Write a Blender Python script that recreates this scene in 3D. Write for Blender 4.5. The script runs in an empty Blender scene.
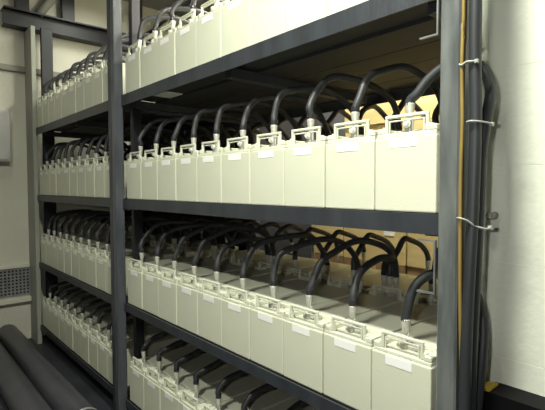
import bpy, bmesh, math, random
from mathutils import Vector, Matrix, noise
random.seed(7)
S = bpy.context.scene
C = S.collection

# ------------------------------------------------------------------ camera
cam_d = bpy.data.cameras.new('camera'); cam = bpy.data.objects.new('camera', cam_d); C.objects.link(cam)
CAM = Vector((0.5274, -0.9701, 0.0627))
YAW, PIT, ROL = math.radians(48.835), math.radians(-2.342), math.radians(-0.103)
fw = Vector((-math.sin(YAW)*math.cos(PIT), math.cos(YAW)*math.cos(PIT), math.sin(PIT)))
rt = Vector((math.cos(YAW), math.sin(YAW), 0)); up = rt.cross(fw)
r2 = rt*math.cos(ROL)+up*math.sin(ROL); u2 = -rt*math.sin(ROL)+up*math.cos(ROL)
m = Matrix((r2, u2, -fw)).transposed().to_4x4(); m.translation = CAM
cam.matrix_world = m
cam_d.sensor_width = 36; cam_d.sensor_fit = 'HORIZONTAL'; cam_d.lens = 446.4/545*36; cam_d.clip_start = 0.02
S.camera = cam

# ------------------------------------------------------------------ world, lamps, exposure
w = bpy.data.worlds.new('world'); S.world = w; w.use_nodes = True
w.node_tree.nodes['Background'].inputs[0].default_value = (0.55, 0.56, 0.60, 1)
w.node_tree.nodes['Background'].inputs[1].default_value = 0.07
S.view_settings.view_transform = 'Standard'; S.view_settings.look = 'None'
S.view_settings.gamma = 1.0; S.view_settings.use_curve_mapping = False
S.view_settings.exposure = 0.0
def lamp(name, loc, sx, sy, power, col, target=None):
    d = bpy.data.lights.new(name, 'AREA'); d.shape = 'RECTANGLE'; d.size = sx; d.size_y = sy
    d.energy = power; d.color = col
    o = bpy.data.objects.new(name, d); C.objects.link(o); o.location = loc
    if target: o.rotation_euler = (Vector(target)-Vector(loc)).to_track_quat('-Z', 'Y').to_euler()
    return o
TUBE = (0.975, 1.0, 0.86)
LAMPS = [((0.00, -0.62, 1.50), 0.30, 54, TUBE, 'short tube lamp hanging over the aisle by the worn post'),
         ((-0.18, -1.45, 1.62), 0.40, 42, TUBE, 'long tube lamp hanging over the foreground aisle'),
         ((-2.95, 0.42, 1.70), 0.60, 10, TUBE, 'tube lamp above the far rack near the cream wall'),
         ((-2.65, -0.42, 1.76), 0.50, 2.5, TUBE, 'added fill tube lamp close to the ceiling in front of the far rack'),  # invented lamp, lifts the far rack's top batteries
         ((-0.80, 1.02, 1.72), 0.90, 95, (1.0, 0.97, 0.84), 'tube lamp over the gap behind the foreground rack')]
for (p, L, e, c, lb) in LAMPS: lamp('tube_light', p, L, 0.09, e, c)
lamp('camera_flash_light', tuple(CAM + r2*-0.11 + u2*0.04 + fw*0.02), 0.03, 0.02, 4.2, (1.0, 0.99, 0.94), tuple(CAM+fw*3))

# ------------------------------------------------------------------ materials
def mat(name, col, rough=0.5, metal=0.0, var=0.0, scale=8.0, bump=0.0, bscale=60.0, col2=None, detail=4.0, spec=0.5, stretch=(1,1,1), lo=0.35, hi=0.65):
    M = bpy.data.materials.new(name); M.use_nodes = True
    nt = M.node_tree; b = nt.nodes['Principled BSDF']
    b.inputs['Base Color'].default_value = (*col, 1); b.inputs['Roughness'].default_value = rough
    b.inputs['Metallic'].default_value = metal; b.inputs['Specular IOR Level'].default_value = spec
    tc = nt.nodes.new('ShaderNodeTexCoord'); mp = nt.nodes.new('ShaderNodeMapping')
    mp.inputs['Scale'].default_value = stretch; nt.links.new(tc.outputs['Object'], mp.inputs['Vector'])
    if var > 0 or col2:
        n = nt.nodes.new('ShaderNodeTexNoise'); n.inputs['Scale'].default_value = scale; n.inputs['Detail'].default_value = detail
        nt.links.new(mp.outputs[0], n.inputs['Vector'])
        r = nt.nodes.new('ShaderNodeValToRGB')
        c2 = col2 if col2 else tuple(max(0, c*(1-var)) for c in col)
        r.color_ramp.elements[0].position = lo; r.color_ramp.elements[1].position = hi
        r.color_ramp.elements[0].color = (*c2, 1); r.color_ramp.elements[1].color = (*col, 1)
        nt.links.new(n.outputs[0], r.inputs[0]); nt.links.new(r.outputs[0], b.inputs['Base Color'])
    if bump > 0:
        n2 = nt.nodes.new('ShaderNodeTexNoise'); n2.inputs['Scale'].default_value = bscale; n2.inputs['Detail'].default_value = 5
        nt.links.new(mp.outputs[0], n2.inputs['Vector'])
        bp = nt.nodes.new('ShaderNodeBump'); bp.inputs['Strength'].default_value = bump; bp.inputs['Distance'].default_value = 0.01
        nt.links.new(n2.outputs[0], bp.inputs['Height']); nt.links.new(bp.outputs[0], b.inputs['Normal'])
    return M
M = dict(
    case=mat('battery_plastic', (0.69, 0.70, 0.56), 0.42, var=0.06, scale=5, bump=0.05, bscale=150),
    lid=mat('battery_lid_plastic', (0.71, 0.72, 0.585), 0.4, var=0.05, scale=6),
    label=mat('label_paper', (0.95, 0.95, 0.92), 0.6),
    lead=mat('terminal_lead', (0.48, 0.48, 0.42), 0.45, metal=0.2, var=0.3, scale=60),
    bolt=mat('bolt_zinc', (0.85, 0.85, 0.80), 0.35, metal=0.2),
    lug=mat('tinned_lug', (0.66, 0.65, 0.58), 0.38, metal=0.3, var=0.2, scale=90),
    cable=mat('cable_rubber', (0.040, 0.041, 0.046), 0.48, var=0.35, scale=40),
    cable_grey=mat('cable_rubber_dusty', (0.030, 0.033, 0.037), 0.5, var=0.25, scale=20, stretch=(1,1,0.3)),
    sleeve=mat('heat_shrink', (0.032, 0.033, 0.038), 0.28, var=0.3, scale=60),
    steel=mat('rack_painted_steel', (0.042, 0.047, 0.056), 0.42, var=0.30, scale=14, bump=0.15, bscale=90, stretch=(1,1,0.25)),
    steel_worn=mat('rack_worn_steel', (0.150, 0.160, 0.156), 0.38, col2=(0.070, 0.078, 0.080), scale=26, bump=0.15, bscale=80, stretch=(1,1,0.2)),
    steel_mid=mat('rack_scuffed_steel', (0.095, 0.102, 0.115), 0.36, col2=(0.055, 0.061, 0.073), scale=22, bump=0.12, bscale=80, stretch=(1,1,0.2)),
    steel_edge=mat('bare_steel', (0.30, 0.31, 0.30), 0.35, metal=0.5, var=0.3, scale=30),
    board=mat('shelf_board', (0.022, 0.022, 0.025), 0.6, var=0.35, scale=5, stretch=(0.3,3,1), bump=0.1),
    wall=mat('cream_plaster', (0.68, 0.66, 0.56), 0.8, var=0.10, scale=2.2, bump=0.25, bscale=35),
    pilaster=mat('pilaster_shaded', (0.36, 0.37, 0.32), 0.7, var=0.1, scale=4),  # shadow on the cream pilaster put into one darker grey green
    block=mat('white_block_paint', (0.70, 0.72, 0.62), 0.55, var=0.06, scale=3, bump=0.12, bscale=70),
    mortar=mat('mortar', (0.69, 0.71, 0.61), 0.8),
    dark_wall=mat('shaded_wall_plaster', (0.085, 0.085, 0.092), 0.85, var=0.3, scale=3, bump=0.2),  # dark colour stands for unlit walls and holds back bounce light
    ceil=mat('ceiling_plaster', (0.30, 0.29, 0.27), 0.9, var=0.2, scale=2, bump=0.2),
    floor=mat('dark_floor', (0.045, 0.046, 0.058), 0.55, var=0.35, scale=4, bump=0.15, bscale=40),
    beam=mat('roof_beam_steel', (0.009, 0.0088, 0.015), 0.5, var=0.3, scale=8),
    trunk=mat('trunking_grey', (0.27, 0.26, 0.22), 0.6, var=0.15, scale=6),
    boxgrey=mat('switch_box_grey', (0.46, 0.46, 0.43), 0.45, var=0.1, scale=6),
    grille=mat('grille_metal', (0.30, 0.30, 0.30), 0.5, metal=0.1, var=0.3, scale=20),
    dark=mat('duct_dark', (0.012, 0.012, 0.014), 0.8),
    pipe=mat('black_pipe_plastic', (0.070, 0.068, 0.082), 0.36, var=0.25, scale=6, bump=0.06, bscale=50),
    ring=mat('pipe_collar_metal', (0.75, 0.75, 0.72), 0.3, metal=0.7),
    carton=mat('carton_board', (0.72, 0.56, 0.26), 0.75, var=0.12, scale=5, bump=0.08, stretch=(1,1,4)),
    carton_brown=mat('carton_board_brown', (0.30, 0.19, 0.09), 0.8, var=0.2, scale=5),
    tape=mat('packing_tape', (0.50, 0.36, 0.17), 0.3),
    yellow=mat('yellow_trim', (0.55, 0.38, 0.04), 0.5, var=0.15, scale=12),
    wire_y=mat('wire_ochre', (0.30, 0.205, 0.05), 0.5, var=0.2, scale=20),
    wire_b=mat('wire_brown', (0.10, 0.055, 0.025), 0.5),
    tie=mat('cable_tie_nylon', (0.36, 0.36, 0.34), 0.4),
    black=mat('black_case_paint', (0.004, 0.004, 0.005), 0.6, spec=0.15, var=0.3, scale=8),
    white=mat('white_enamel', (0.8, 0.8, 0.78), 0.4),
)
glow = bpy.data.materials.new('tube_glow'); glow.use_nodes = True
_b = glow.node_tree.nodes['Principled BSDF']; _b.inputs['Emission Color'].default_value = (1, 0.99, 0.88, 1); _b.inputs['Emission Strength'].default_value = 3.0

# ------------------------------------------------------------------ mesh helpers
def add_box(bm, x0, x1, y0, y1, z0, z1, bevel=0.0, segs=1):
    t = bmesh.new(); bmesh.ops.create_cube(t, size=1)
    bmesh.ops.scale(t, vec=(x1-x0, y1-y0, z1-z0), verts=t.verts)
    bmesh.ops.translate(t, vec=((x0+x1)/2, (y0+y1)/2, (z0+z1)/2), verts=t.verts)
    if bevel: bmesh.ops.bevel(t, geom=t.edges[:], offset=bevel, segments=segs, profile=0.6, affect='EDGES')
    merge(bm, t); return bm
def merge(bm, t):
    mp = {}
    for v in t.verts: mp[v] = bm.verts.new(v.co)
    for f in t.faces:
        try: nf = bm.faces.new([mp[v] for v in f.verts]); nf.smooth = f.smooth
        except ValueError: pass
    t.free()
def catmull(pts, n=6):
    P = [Vector(p) for p in pts]; P = [P[0]*2-P[1]] + P + [P[-1]*2-P[-2]]; out = []
    for i in range(1, len(P)-2):
        a, b, c, d = P[i-1:i+3]
        for k in range(n):
            t = k/n
            out.append(0.5*((2*b)+(c-a)*t+(2*a-5*b+4*c-d)*t*t+(3*b-a-3*c+d)*t**3))
    out.append(P[-2]); return out
def add_tube(bm, path, rad, seg=10, cap=True):
    path = [Vector(p) for p in path]; n = len(path); rads = rad if isinstance(rad, (list, tuple)) else [rad]*n
    tan = [(path[min(i+1, n-1)]-path[max(i-1, 0)]).normalized() for i in range(n)]
    ref = Vector((1, 0, 0)) if abs(tan[0].x) < 0.8 else Vector((0, 1, 0))
    nrm = (ref - tan[0]*ref.dot(tan[0])).normalized(); rings = []
    for i in range(n):
        nrm = (nrm - tan[i]*nrm.dot(tan[i])).normalized(); bi = tan[i].cross(nrm)
        rings.append([bm.verts.new(path[i]+(nrm*math.cos(2*math.pi*k/seg)+bi*math.sin(2*math.pi*k/seg))*rads[i]) for k in range(seg)])
    for i in range(n-1):
        for k in range(seg):
            f = bm.faces.new((rings[i][k], rings[i][(k+1) % seg], rings[i+1][(k+1) % seg], rings[i+1][k])); f.smooth = True
    if cap: bm.faces.new(rings[0][::-1]); bm.faces.new(rings[-1])
    return bm
def add_prism(bm, poly, axis, a, b):
    # poly: 2-D outline (counter-clockwise), extruded along axis from a to b
    def P(q, t): return {'x': (t, q[0], q[1]), 'y': (q[0], t, q[1]), 'z': (q[0], q[1], t)}[axis]
    A = [bm.verts.new(P(q, a)) for q in poly]; B = [bm.verts.new(P(q, b)) for q in poly]; n = len(poly)
    bm.faces.new(A[::-1]); bm.faces.new(B)
    for i in range(n): bm.faces.new((A[i], A[(i+1) % n], B[(i+1) % n], B[i]))
    return bm
def mesh(name, bm):
    bmesh.ops.recalc_face_normals(bm, faces=bm.faces)
    me = bpy.data.meshes.new(name); bm.to_mesh(me); bm.free(); return me
def obj(name, data, material, parent=None, loc=(0, 0, 0)):
    me = mesh(name, data) if isinstance(data, bmesh.types.BMesh) else data
    if not me.materials: me.materials.append(material)
    o = bpy.data.objects.new(name, me); C.objects.link(o); o.location = loc
    if parent: o.parent = parent
    return o
def box(name, x0, x1, y0, y1, z0, z1, material, parent=None, bevel=0.0):
    cx, cy = (x0+x1)/2, (y0+y1)/2
    if parent: off = Vector((0, 0, 0))
    bm = bmesh.new(); add_box(bm, x0, x1, y0, y1, z0, z1, bevel)
    return obj(name, bm, material, parent)
def empty(name, loc=(0, 0, 0)):
    o = bpy.data.objects.new(name, None); C.objects.link(o); o.location = loc; o.empty_display_size = 0.05; return o
def tag(o, label, cat, group=None):
    o['label'] = label; o['category'] = cat
    if group: o['group'] = group
    return o
def struct(o, label, cat='wall'):
    o['kind'] = 'structure'; o['label'] = label; o['category'] = cat; return o

FLOOR, CEIL = -1.24, 1.86
FARX, BACKY = -3.72, 1.75

# ------------------------------------------------------------------ the room
struct(box('floor', FARX-0.1, 3.6, -4.1, BACKY+0.1, FLOOR-0.1, FLOOR, M['floor']), 'dark bare floor under the battery racks', 'floor')
struct(box('ceiling', FARX-0.1, 3.6, -4.1, BACKY+0.1, CEIL, CEIL+0.1, M['ceil']), 'dull grey plaster ceiling above the racks', 'ceiling')
struct(box('wall_left', FARX-0.1, FARX, -4.1, BACKY+0.1, FLOOR, CEIL, M['wall']), 'cream plastered wall beyond the far end of the racks')
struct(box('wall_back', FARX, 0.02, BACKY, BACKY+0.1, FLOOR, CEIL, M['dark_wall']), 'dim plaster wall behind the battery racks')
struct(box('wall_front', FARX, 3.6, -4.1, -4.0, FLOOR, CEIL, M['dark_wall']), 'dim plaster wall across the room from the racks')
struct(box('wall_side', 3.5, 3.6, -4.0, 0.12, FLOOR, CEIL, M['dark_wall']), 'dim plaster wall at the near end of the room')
# white painted block wall that returns beside the near rack end: separate blocks with narrow joints
wr = struct(box('wall_right', 0.022, 3.5, 0.1208, BACKY+0.1, FLOOR, CEIL, M['mortar']), 'white painted block wall beside the near end of the rack')
bh, bw, j = 0.225, 0.445, 0.0009
z0 = FLOOR; row = 0
while z0 < CEIL-0.02:
    z1 = min(z0+bh, CEIL); x0 = 0.02 - (0.2225 if row % 2 else 0)
    while x0 < 3.49:
        a, b = max(x0, 0.02), min(x0+bw, 3.5)
        if b-a > 0.03: box('block', a+(j/2 if a > 0.021 else 0), b-j/2, 0.12, 0.128, z0+j/2, z1-j/2, M['block'], wr, 0.0003)
        x0 += bw
    z0 += bh; row += 1

struct(box('trim_1', FARX, -3.497, -0.034, 0.0, FLOOR, 1.365, M['pilaster'], None, 0.003), 'cream pilaster, shade painted in as grey green, at the far end of the racks', 'pilaster')

# ------------------------------------------------------------------ battery racks
SH = {1: 0.5439, 2: 0.0, 3: -0.5558, 4: -1.0800}       # shelf tops
TOPZ = 1.02
def rack(name, x0, x1, label, near):
    r = empty(name, ((x0+x1)/2, 0, FLOOR)); ox, oz = (x0+x1)/2, FLOOR
    def part(nm, a, b, c, d, e, f, mt, bev=0.0): return box(nm, a-ox, b-ox, c, d, e-oz, f-oz, mt, r, bev)
    pw = 0.041; top = 1.9-0.05
    # front uprights
    if near: part('upright', x0, x0+pw, -0.05, 0.0, FLOOR, top, M['steel_mid'], 0.004)
    if near: part('upright', x1, x1+0.046, -0.05, 0.0, FLOOR, top, M['steel_worn'], 0.004)
    else: part('upright', x1-pw, x1, -0.05, 0.0, FLOOR, top, M['steel'], 0.004)
    # inner uprights standing right behind the front ones, and rear uprights
    ie = 0.052 if near else 0.045
    part('inner_upright', x0+0.002, x0+pw-0.002, ie, ie+0.05 if near else ie+0.088, FLOOR, 1.3695 if not near else top, M['beam'], 0.003)
    part('rear_upright', x0, x0+pw, 0.88, 0.93, FLOOR, top, M['steel'], 0.003)
    if not near: part('rear_upright', x1-pw, x1, 0.88, 0.93, FLOOR, top, M['steel'], 0.003)
    a, b = (x0+pw, x1) if near else (x0+pw, x1-pw)
    for t, z in SH.items():
        # front rail: an angle section, lip under the boards
        bm = bmesh.new(); rh = {1: 0.056, 2: 0.050, 3: 0.042, 4: 0.042}[t]
        add_prism(bm, [(-0.012, z-rh-oz), (-0.006, z-rh-oz), (-0.006, z-0.020-oz), (0.05, z-0.020-oz), (0.05, z-0.014-oz), (-0.005, z-0.014-oz), (-0.006, z-0.001-oz), (-0.012, z-0.001-oz)], 'x', a-ox, b-ox)
        obj('shelf_rail', bm, M['steel'], r)
        bm = bmesh.new(); add_box(bm, a-ox, b-ox, 0.895, 0.905, z-0.07-oz, z-0.001-oz); obj('shelf_rail', bm, M['steel'], r)
        # planks along the shelf
        n = 5; y = 0.0
        for k in range(n):
            wd = 0.89/n
            if not (near and False):
                hi = min(b, 0.015)
                part('plank', a, hi, y+0.003, y+wd-0.003, z-0.0135 - (0.010 if k else 0), z-0.0005, M['board'])
            y += wd
        # cross bearers under the planks
        for q in (0.0, 0.5, 1.0):
            xx = a+0.02+(min(b, 0.0)-a-0.06)*q
            part('bearer', xx-0.02, xx+0.02, 0.0505, 0.89, z-0.06, z-0.0245, M['steel'])
        # end gusset: a small channel bolted inside the upright
        if near:
            gz1, gz0 = (z-0.057, z-(0.15 if t == 1 else 0.18))
            bm = bmesh.new(); th = 0.004; X = b-ox-0.006
            add_box(bm, X-th, X, -0.047, -0.040, gz0-oz, gz1-oz)
            add_box(bm, X-0.045, X-th, -0.047, -0.040, gz1-th-oz, gz1-oz)
            add_box(bm, X-0.045, X-th, -0.047, -0.040, gz0-oz, gz0+th-oz)
            g = obj('gusset', bm, M['steel_edge'], r)
    if not near:
        for t in (2, 3, 4): part('shade_panel', x0, x1-0.001, 0.9315, 0.9345, SH[t]-0.02, SH[t-1]-0.024, M['steel'])  # added dark sheets keep rear light out of the far rack
    # foot plates
    for xx in ([x0-0.01, x1-0.01] if near else [x1-pw-0.0]):
        wdt = 0.056 if xx < x0 or near else pw
        part('foot_plate', xx+0.01, xx+0.01+pw-(0 if near or xx < x0 else 0.0105), -0.056, 0.006, FLOOR, FLOOR+0.008, M['steel'])
    return tag(r, label, 'rack', 'steel battery racks')
NX0, NX1 = -1.815, 0.0275
FX0, FX1 = -3.545, -1.8165
rk1 = rack('battery_rack', NX0, NX1, 'dark steel battery rack in the foreground with a worn grey post', True)
rk2 = rack('battery_rack', FX0, FX1, 'dark steel battery rack farther off, against the cream wall', False)
# pale plate added for a patch of light under the foreground rack's top shelf
ox = (NX0+NX1)/2
box('light_patch', -1.60-ox, -1.47-ox, 0.075, 0.18, SH[1]-0.0175-FLOOR, SH[1]-0.0137-FLOOR, M['white'], rk1)

# ------------------------------------------------------------------ batteries
W, D, H = 0.1715, 0.415, 0.21
def make_battery():
    r = empty('battery')
    bm = bmesh.new(); add_box(bm, -W/2, W/2, 0, D, 0, 0.186, 0.004, 2); c = obj('case', bm, M['case'], r)
    # lid with an open pocket at the front for the terminal
    bm = bmesh.new(); l = W/2-0.0025
    add_box(bm, -l, l, 0.004, D-0.003, 0.1862, 0.196, 0.0015)
    add_box(bm, -l, l, 0.075, D-0.003, 0.1955, H, 0.0025)
    for s in (-1, 1):
        a, b = sorted((s*0.063, s*l)); add_box(bm, a, b, 0.004, 0.0765, 0.1955, H, 0.0025)
    lid = obj('lid', bm, M['lid'], r)
    # carrying handle: square bail with a thin inner lip
    bm = bmesh.new(); t = 0.0085; hx = 0.061
    add_box(bm, -hx, hx, 0.006, 0.006+t, 0.242-t, 0.242, 0.002)
    for s in (-1, 1): add_box(bm, s*hx-t/2-s*t/2, s*hx+t/2-s*t/2, 0.006, 0.006+t, 0.1965, 0.242-t+0.002, 0.002)
    for s in (-1, 1): add_box(bm, s*(hx+0.0035)-0.0035, s*(hx+0.0035)+0.0035, 0.0065, 0.022, 0.1965, 0.214, 0.0015)
    hd = obj('handle', bm, M['lid'], r)
    bm = bmesh.new(); add_box(bm, -hx+t+0.004, hx-t-0.004, 0.0075, 0.0115, 0.242-t-0.0085, 0.242-t-0.0045, 0.001)
    for s in (-1, 1): add_box(bm, s*(hx-t-0.0045)-0.002, s*(hx-t-0.0045)+0.002, 0.0075, 0.0115, 0.1965, 0.242-t-0.0045, 0.001)
    obj('inner_lip', bm, M['lid'], hd)
    bm = bmesh.new(); add_box(bm, -0.042, 0.034, -0.0008, 0.0006, 0.160, 0.183); obj('label', bm, M['label'], r)
    bm = bmesh.new(); add_box(bm, -0.024, -0.006, 0.036, 0.044, 0.1962, 0.234, 0.002)
    add_box(bm, -0.040, 0.024, 0.044, 0.070, 0.1962, 0.2065, 0.002)
    tm = obj('terminal', bm, M['lead'], r)
    bm = bmesh.new(); add_tube(bm, [(-0.015, 0.0358, 0.222), (-0.015, 0.0335, 0.222)], 0.011, 14)
    add_tube(bm, [(-0.015, 0.0335, 0.222), (-0.015, 0.027, 0.222)], 0.0075, 6); obj('bolt', bm, M['bolt'], tm)
    return r
def copy_tree(o, parent=None):
    c = o.copy(); C.objects.link(c); c.parent = parent
    for ch in list(o.children): copy_tree(ch, c)
    return c
ORD = ['first', 'second', 'third', 'fourth', 'fifth', 'sixth', 'seventh', 'eighth', 'ninth', 'tenth']
SHN = {1: 'top shelf', 2: 'second shelf from top', 3: 'third shelf from top', 4: 'bottom shelf'}
OX = {1: 0.0005, 2: -0.003, 3: -0.0087, 4: -0.002}
PITCH2, FIRST2 = 0.158, -1.990
def centre(bay, t, k):
    return -0.0875-0.175*k+OX[t] if bay == 1 else FIRST2-PITCH2*k
ROW2 = 0.445
proto = make_battery(); used = False
for bay in (1, 2):
    for t in (1, 2, 3, 4):
        for rw in (0, 1):
            for k in range(10):
                o = proto if not used else copy_tree(proto); used = True
                jx = random.uniform(-0.0006, 0.0006)
                o.location = (centre(bay, t, k)+jx, rw*ROW2+random.uniform(0, 0.003) , SH[t]+0.0002)
                if bay == 2: o.scale = (0.90, 1, 1)
                o['label'] = f"pale grey battery, {ORD[k]} from right, {'front' if rw == 0 else 'back'} row, {SHN[t]}, {'foreground' if bay == 1 else 'far'} rack"
                o['category'] = 'battery'
                o['group'] = f"batteries on the {'foreground' if bay == 1 else 'far'} rack"

# ------------------------------------------------------------------ link cables
R_C = 0.0115
def cable_meshes(pts_mid, end, jit, second=False):
    """start lug at the origin (bolted to the terminal tab), arch backwards, lug at end"""
    q = [Vector((0, 0.0, 0.046)), Vector((0, 0.001, 0.064))] + [Vector(p)+Vector([random.uniform(-jit, jit) for _ in range(3)]) for p in pts_mid] + [Vector(end)+Vector((0, -0.002, 0.064)), Vector(end)+Vector((0, 0, 0.046))]
    path = catmull(q, 5)
    bm = bmesh.new(); add_tube(bm, path, R_C, 10); core = mesh('cable_core', bm)
    def lug(p, sgn):
        bm = bmesh.new(); p = Vector(p)
        add_box(bm, p.x-0.011, p.x+0.011, p.y-0.0025, p.y+0.0025, p.z-0.015, p.z+0.016, 0.001)
        add_tube(bm, [p+Vector((0, 0, 0.010)), p+Vector((0, 0, 0.018)), p+Vector((0, 0, 0.048)), p+Vector((0, 0, 0.052))], [0.006, 0.0090, 0.0124, 0.0120], 10)
        return mesh('lug', bm)
    bm = bmesh.new(); add_tube(bm, catmull([(0, 0, 0.052), (0, 0.001, 0.064), path[6]], 3), 0.0126, 10); sl = mesh('sleeve', bm)
    return core, lug((0, 0, 0), 1), lug(end, -1), sl
arch = [(-0.002, 0.008, 0.10), (-0.004, 0.042, 0.142), (-0.010, 0.14, 0.165), (-0.035, 0.24, 0.166), (-0.095, 0.335, 0.142), (-0.160, 0.405, 0.110)]
archs = [cable_meshes(arch, (-0.201, 0.445, 0.0), 0.008) for _ in range(3)]
arch_e = [(0.001, 0.006, 0.098), (0.005, 0.032, 0.148), (0.014, 0.095, 0.188), (0.026, 0.215, 0.203), (0.030, 0.34, 0.178), (0.030, 0.41, 0.125)]
archs_long = [cable_meshes(arch_e, (0.029, 0.445, 0.0), 0.010) for _ in range(5)]
arch_s = [(0.0, 0.010, 0.085), (0.003, 0.05, 0.113), (0.010, 0.13, 0.128), (0.020, 0.24, 0.128), (0.028, 0.34, 0.118), (0.030, 0.41, 0.098)]
archs_short = [cable_meshes(arch_s, (0.029, 0.445, 0.0), 0.008) for _ in range(4)]
back = [(-0.002, 0.010, 0.10), (-0.004, 0.04, 0.150), (-0.010, 0.11, 0.185), (-0.020, 0.19, 0.180), (-0.03, 0.27, 0.145), (-0.035, 0.325, 0.10)]
backs = [cable_meshes(back, (-0.036, 0.345, 0.0185), 0.010) for _ in range(4)]
def link(bay, t, rw, k, meshes):
    r = empty('link_cable', (centre(bay, t, k)-0.015*(1 if bay == 1 else 0.90), rw*ROW2+0.0468+0.003, SH[t]+0.2220))
    core, l0, l1, sl = meshes
    obj('cable', core, M['cable'], r); obj('lug', l0, M['lug'], r); obj('lug', l1, M['lug'], r); obj('sleeve', sl, M['sleeve'], r)
    tag(r, f"black cable arching back from {ORD[k]} battery from right, {'front' if rw == 0 else 'back'} row, {SHN[t].replace(' from top','')}, {'foreground' if bay == 1 else 'far'} rack", 'cable', f"link cables on the {'foreground' if bay == 1 else 'far'} rack")
for bay in (1, 2):
    for t in (1, 2, 3, 4):
        for rw in (0, 1):
            if rw == 1 and t == 1: continue
            for k in range(10):
                if rw == 0 and k == 0 and bay == 1: continue          # these go out to the cable drop
                link(bay, t, rw, k, random.choice(backs) if rw else (random.choice(archs_short) if t == 4 else archs[0] if t == 3 and k in (1, 5) and bay == 1 else random.choice(archs_long)))

# outgoing cables of the first batteries: behind the near post, then down the outside
def out_cable(t, pts, label):
    T = Vector((centre(1, t, 0)-0.015, 0.0498, SH[t]+0.222))
    r = empty('feeder_cable', T)
    path = catmull([(0, 0, 0.046), (0, 0.001, 0.060)]+[tuple(Vector(p)-T) for p in pts], 7)
    bm = bmesh.new(); add_tube(bm, path, 0.0122, 12); obj('cable', bm, M['cable_grey'], r)
    obj('lug', archs[0][1], M['lug'], r)
    tag(r, label, 'cable', 'feeder cables'); return r
out_cable(2, [(-0.088, 0.054, 0.297), (-0.062, 0.066, 0.332), (-0.015, 0.078, 0.362), (0.045, 0.075, 0.350), (0.082, 0.060, 0.310), (0.1035, 0.030, 0.262), (0.105, 0.006, 0.205), (0.100, -0.004, 0.13), (0.099, -0.008, 0.02), (0.094, -0.009, -0.15), (0.0885, -0.009, -0.35), (0.088, -0.009, -0.7), (0.088, -0.009, FLOOR+0.02)],
          'thick grey cable looping out past the worn post beside the tie, then down')
out_cable(3, [(-0.098, 0.062, -0.205), (-0.075, 0.085, -0.170), (-0.030, 0.092, -0.155), (0.02, 0.088, -0.160), (0.058, 0.075, -0.19), (0.084, 0.058, -0.25), (0.092, 0.035, -0.33), (0.088, 0.022, -0.45), (0.086, 0.020, -0.7), (0.086, 0.020, FLOOR+0.02)],
          'thick black cable leaving the third shelf and bulging right below the bracket')

# ------------------------------------------------------------------ vertical cable drop on the near post
def run(name, pts, rad, material, label, cat, seg=10, group=None):
    bm = bmesh.new(); base = Vector(pts[0]); base = Vector((pts[-1][0], pts[-1][1], pts[-1][2]))
    add_tube(bm, catmull([tuple(Vector(p)-base) for p in pts], 6), rad, seg)
    return tag(obj(name, bm, material, None, base), label, cat, group)
run('feeder_cable', [(0.0985, -0.036, CEIL-0.01), (0.0985, -0.036, 1.0), (0.0985, -0.037, 0.45), (0.0990, -0.037, 0.33), (0.1020, -0.036, 0.2), (0.098, -0.034, 0.0), (0.0915, -0.036, -0.2), (0.0885, -0.036, -0.4), (0.088, -0.036, -0.8), (0.088, -0.036, FLOOR+0.01)], 0.0125, M['cable_grey'], 'straight grey cable running down the right side of the worn post', 'cable', 14, 'feeder cables')
run('wire', [(0.0795, -0.050, CEIL-0.01), (0.0795, -0.050, 0.50), (0.0788, -0.050, 0.40), (0.0785, -0.052, 0.31), (0.0820, -0.054, 0.20), (0.0805, -0.054, 0.10), (0.0792, -0.050, -0.02), (0.0790, -0.044, -0.2), (0.0785, -0.020, -0.6), (0.0785, -0.020, FLOOR+0.01)], 0.0040, M['wire_y'], 'thin ochre wire beside the worn post', 'wire', 8, 'thin wires on the post')
run('wire', [(0.0800, -0.043, CEIL-0.01), (0.0800, -0.043, 0.50), (0.0802, -0.044, 0.40), (0.0792, -0.046, 0.31), (0.0800, -0.048, 0.20), (0.0798, -0.047, 0.10), (0.0794, -0.043, -0.02), (0.0790, -0.037, -0.2), (0.0785, -0.012, -0.6), (0.0785, -0.012, FLOOR+0.01)], 0.0032, M['wire_b'], 'thin brown wire tucked against the worn post', 'wire', 8, 'thin wires on the post')
def tie(z, pts, label):
    r = empty('cable_tie', (0.09, -0.04, z))
    bm = bmesh.new(); add_tube(bm, catmull([(x-0.09, y+0.04, dz) for x, y, dz in pts], 5), 0.0022, 6); obj('strap', bm, M['tie'], r)
    x, y, dz = pts[-1]
    bm = bmesh.new(); add_box(bm, x-0.09-0.004, x-0.09+0.004, y+0.04-0.004, y+0.04+0.003, dz-0.004, dz+0.004, 0.001); obj('tie_head', bm, M['tie'], r)
    tag(r, label, 'cable tie', 'cable ties')
tie(0.318, [(0.073, -0.0525, 0.0), (0.081, -0.0575, -0.004), (0.088, -0.0555, 0.001), (0.098, -0.054, 0.001), (0.108, -0.049, 0.0)], 'pale cable tie near the top of the worn post')
tie(0.196, [(0.0905, -0.0525, 0.0), (0.100, -0.0540, 0.001), (0.112, -0.046, 0.0), (0.1215, -0.02, -0.002), (0.1235, -0.008, -0.004)], 'pale cable tie binding the two cables below the loop')
tie(-0.008, [(0.0735, -0.0530, 0.004), (0.082, -0.0590, 0.004), (0.094, -0.0525, 0.0), (0.106, -0.040, -0.012), (0.120, -0.022, -0.018), (0.124, -0.010, -0.016)], 'pale cable tie across the cables by the second shelf rail')
# short dark clamp stub on the wall side
bm = bmesh.new(); add_tube(bm, [(0.0, 0, 0), (0, -0.03, 0.0)], 0.009, 12); add_tube(bm, [(0.0, -0.03, 0), (0, -0.036, 0.0)], 0.007, 6)
tag(obj('wall_clamp', bm, M['trunk'], None, (0.080, 0.1195, -0.006)), 'small grey clamp stub on the white wall behind the cables', 'clamp')

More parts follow.
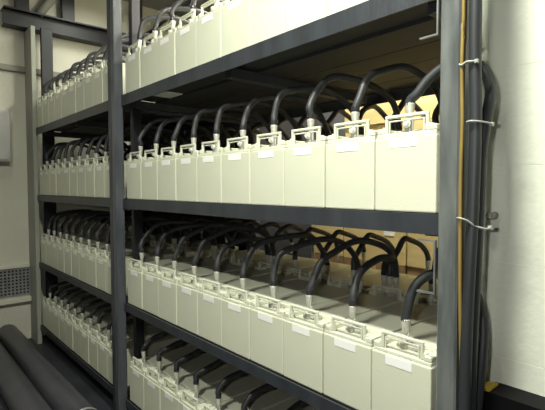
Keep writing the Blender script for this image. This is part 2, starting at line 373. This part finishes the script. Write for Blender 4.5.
# ------------------------------------------------------------------ black case with yellow corner trim at the lower right
r = empty('equipment_case', (0.5, 0.085, FLOOR))
x0c, zt, rad = 0.038, -0.402, 0.065
outl = [(1.0-0.5, 0), (1.0-0.5, zt-FLOOR)]
for i in range(9):
    a = math.pi/2+math.pi/2*i/8; outl.append((x0c+rad+rad*math.cos(a)-0.5, zt-FLOOR-rad+rad*math.sin(a)))
outl.append((x0c-0.5, 0))
bm = bmesh.new(); add_prism(bm, outl[::-1], 'y', -0.035, 0.0335); obj('body', bm, M['black'], r)
arc = []
for q in (rad+0.006, rad+0.0005):
    pts = []
    for i in range(11):
        a = math.pi/2+math.pi/2*i/10; pts.append((x0c+rad+q*math.cos(a)-0.5, zt-FLOOR-rad+q*math.sin(a)))
    arc += pts if q > rad+0.001 else pts[::-1]
bm = bmesh.new(); add_prism(bm, arc, 'y', -0.035, 0.015); obj('trim', bm, M['yellow'], r)
tag(r, 'black case with a yellow rounded corner against the white wall', 'case')

# ------------------------------------------------------------------ cartons behind the batteries
def carton(x0, x1, y0, y1, z, h, mt, label, card=False):
    r = empty('carton', ((x0+x1)/2, (y0+y1)/2, z)); hx, hy = (x1-x0)/2, (y1-y0)/2
    bm = bmesh.new(); add_box(bm, -hx, hx, -hy, hy, 0, h, 0.004); obj('body', bm, mt, r)
    for s in (-1, 1):
        a, b = sorted((s*0.0015, s*hy)); bm = bmesh.new(); add_box(bm, -hx+0.002, hx-0.002, a, b-0.001 if s > 0 else b, h, h+0.003); obj('flap', bm, mt, r)
    bm = bmesh.new(); add_box(bm, -0.03, 0.03, -hy-0.0012, -hy+0.001, h-0.10, h-0.002); obj('tape', bm, M['tape'], r)
    if card: bm = bmesh.new(); add_box(bm, hx*0.35, hx*0.35+0.075, -hy-0.0015, -hy, h*0.40, h*0.40+0.07); obj('paper_label', bm, M['label'], r)
    tag(r, label, 'carton', 'cartons behind the batteries')
CY0, CY1, CH = 1.30, 1.66, 0.417
cols = [(-1.37, -0.905, 5, 'left'), (-0.895, -0.44, 5, 'middle'), (-0.43, -0.02, 5, 'right')]
for (a, b, n, nm) in cols:
    for k in range(n):
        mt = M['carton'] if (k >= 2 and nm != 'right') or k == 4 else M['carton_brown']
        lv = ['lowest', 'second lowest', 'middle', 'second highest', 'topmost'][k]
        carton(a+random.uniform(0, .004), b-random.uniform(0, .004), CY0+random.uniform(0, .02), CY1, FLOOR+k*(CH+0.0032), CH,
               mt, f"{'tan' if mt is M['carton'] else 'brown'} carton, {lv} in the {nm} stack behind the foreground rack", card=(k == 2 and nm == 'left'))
for k in range(3):
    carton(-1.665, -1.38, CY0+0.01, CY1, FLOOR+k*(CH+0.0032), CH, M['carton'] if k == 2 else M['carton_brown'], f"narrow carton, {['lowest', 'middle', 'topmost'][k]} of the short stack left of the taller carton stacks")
# ------------------------------------------------------------------ far wall fittings
# steel roof beam with hangers
bx = FARX+0.07
r = empty('roof_beam', (bx, 0.9, 1.37)); o3 = Vector((bx, 0.9, 1.37))
bm = bmesh.new(); hw, hz = 0.06, 0.14; t = 0.012
add_prism(bm, [(-hw, 0), (hw, 0), (hw, t), (t/2, t), (t/2, hz-t), (hw, hz-t), (hw, hz), (-hw, hz), (-hw, hz-t), (-t/2, hz-t), (-t/2, t), (-hw, t)], 'y', -1.10, 0.80)
obj('girder', bm, M['beam'], r)
for yy in (-0.06, 0.30):
    box('hanger', -0.03, 0.03, yy-0.9-0.05, yy-0.9+0.05, hz, CEIL-1.37, M['beam'], r)
bm = bmesh.new(); add_tube(bm, [(0.02, 0.06-0.9, hz), (0.02, 0.30-0.9, CEIL-1.37)], 0.035, 12); obj('brace', bm, M['trunk'], r)
tag(r, 'dark steel beam with hangers above the far rack', 'beam')
run('ceiling_cable', [(FARX+0.05, 0.80, 1.42), (FARX+0.06, 0.95, 1.50), (FARX+0.06, 1.05, 1.58), (FARX+0.10, 1.10, 1.62), (-3.2, 1.10, 1.66), (-2.6, 1.10, 1.70), (-1.9, 1.10, 1.75)], 0.016, M['cable_grey'], 'dark cable sagging along the wall above the top shelf', 'cable')
# cable trunking on the far wall
r = empty('cable_trunking', (FARX, 0.0, 1.02)); bm = bmesh.new(); add_box(bm, 0.0005, 0.035, -2.4, 1.70, 0.0, 0.05, 0.003); obj('channel', bm, M['trunk'], r)
bm = bmesh.new(); add_box(bm, 0.035, 0.039, -2.4, 1.70, 0.006, 0.044, 0.001); obj('cover', bm, M['trunk'], r)
tag(r, 'grey cable trunking running across the cream wall', 'trunking')
# switch box
r = empty('switch_box', (FARX, -0.36, 0.27)); bm = bmesh.new(); add_box(bm, 0.0005, 0.10, -0.19, 0.19, 0, 0.42, 0.006); obj('housing', bm, M['boxgrey'], r)
dr = box('door', 0.1002, 0.106, -0.175, 0.175, 0.015, 0.405, M['boxgrey'], r, 0.002)
bm = bmesh.new(); add_tube(bm, [(0.106, -0.14, 0.21), (0.118, -0.14, 0.21)], 0.01, 10); obj('latch', bm, M['bolt'], dr)
tag(r, 'grey metal switch box on the cream wall at the left edge', 'switch box')
# ventilation grille with ledges
gz0, gz1, gy0, gy1 = -0.845, -0.63, -1.0, -0.036
r = empty('ventilation_grille', (FARX, 0, gz0))
box('backing', 0.0005, 0.004, gy0, gy1, 0, gz1-gz0, M['dark'], r)
nv, nh = 34, 8
for i in range(nv+1):
    y = gy0+(gy1-gy0)*i/nv; box('vertical_bar', 0.004, 0.014, y-0.006, y+0.006, 0.0, gz1-gz0, M['grille'], r)
for i in range(nh+1):
    z = (gz1-gz0)*i/nh; box('horizontal_bar', 0.006, 0.016, gy0, gy1, z-0.005, z+0.005, M['grille'], r)
tag(r, 'dark metal ventilation grille low on the cream wall', 'grille')
o = obj('wall_ledge', add_box(bmesh.new(), 0.0005, 0.06, -2.3, -0.036, 0, 0.045, 0.004), M['wall'], None, (FARX, 0, gz0-0.062)); tag(o, 'plaster ledge directly below the ventilation grille', 'ledge', 'wall ledges')
o = obj('wall_ledge', add_box(bmesh.new(), 0.0005, 0.03, -2.3, -0.036, 0, 0.03, 0.004), M['wall'], None, (FARX, 0, gz1+0.012)); tag(o, 'narrow rough ledge directly above the ventilation grille', 'ledge', 'wall ledges')

# ------------------------------------------------------------------ black pipes on the floor
def pipe(y, x0, x1, rr, label, collar):
    r = empty('black_pipe', ((x0+x1)/2, y, FLOOR)); L = (x1-x0)/2
    bm = bmesh.new(); n = 28; rings = []
    for (xx, q) in ((-L, rr-0.012), (-L, rr-0.003), (-L+0.004, rr), (L-0.004, rr), (L, rr-0.003), (L, rr-0.012)):
        rings.append([bm.verts.new((xx, q*math.cos(2*math.pi*k/n), rr+q*math.sin(2*math.pi*k/n))) for k in range(n)])
    for i in range(len(rings)):
        A, B = rings[i], rings[(i+1) % len(rings)]
        for k in range(n): f = bm.faces.new((A[k], A[(k+1) % n], B[(k+1) % n], B[k])); f.smooth = True
    obj('tube', bm, M['pipe'], r)
    if collar:
        bm = bmesh.new(); rings = []
        for (xx, q) in ((L-0.05, rr+0.0004), (L-0.048, rr+0.003), (L-0.036, rr+0.003), (L-0.034, rr+0.0004)):
            rings.append([bm.verts.new((xx, q*math.cos(2*math.pi*k/n), rr+q*math.sin(2*math.pi*k/n))) for k in range(n)])
        for i in range(3):
            A, B = rings[i], rings[i+1]
            for k in range(n): f = bm.faces.new((A[k], A[(k+1) % n], B[(k+1) % n], B[k])); f.smooth = True
        obj('collar', bm, M['ring'], r)
    tag(r, label, 'pipe', 'black pipes on the floor')
pipe(-0.215, FARX+0.02, -1.77, 0.080, 'thick black pipe on the floor with a pale collar, nearer the rack', True)
pipe(-0.390, FARX+0.02, -1.30, 0.080, 'thick black pipe on the floor at the lower left corner', False)

# ------------------------------------------------------------------ ceiling lamps (above the aisle)
for ((x, y, z), L0, e, c, lb) in LAMPS:
    L = L0+0.05
    r = empty('ceiling_lamp', (x, y, z))
    box('housing', -L/2, L/2, -0.06, 0.06, 0.035, 0.10, M['white'], r, 0.004)
    for s in (-1, 1): box('hanger_rod', s*L*0.35-0.004, s*L*0.35+0.004, -0.004, 0.004, 0.0995, CEIL-z-0.0002, M['steel_edge'], r)
    bm = bmesh.new(); add_tube(bm, [(-L/2+0.03, 0, 0.022), (L/2-0.03, 0, 0.022)], 0.012, 12); obj('tube', bm, glow, r)
    for s in (-1, 1): box('lamp_holder', s*(L/2-0.015)-0.012, s*(L/2-0.015)+0.012, -0.015, 0.015, 0.008, 0.0355, M['white'], r)
    tag(r, lb, 'lamp')
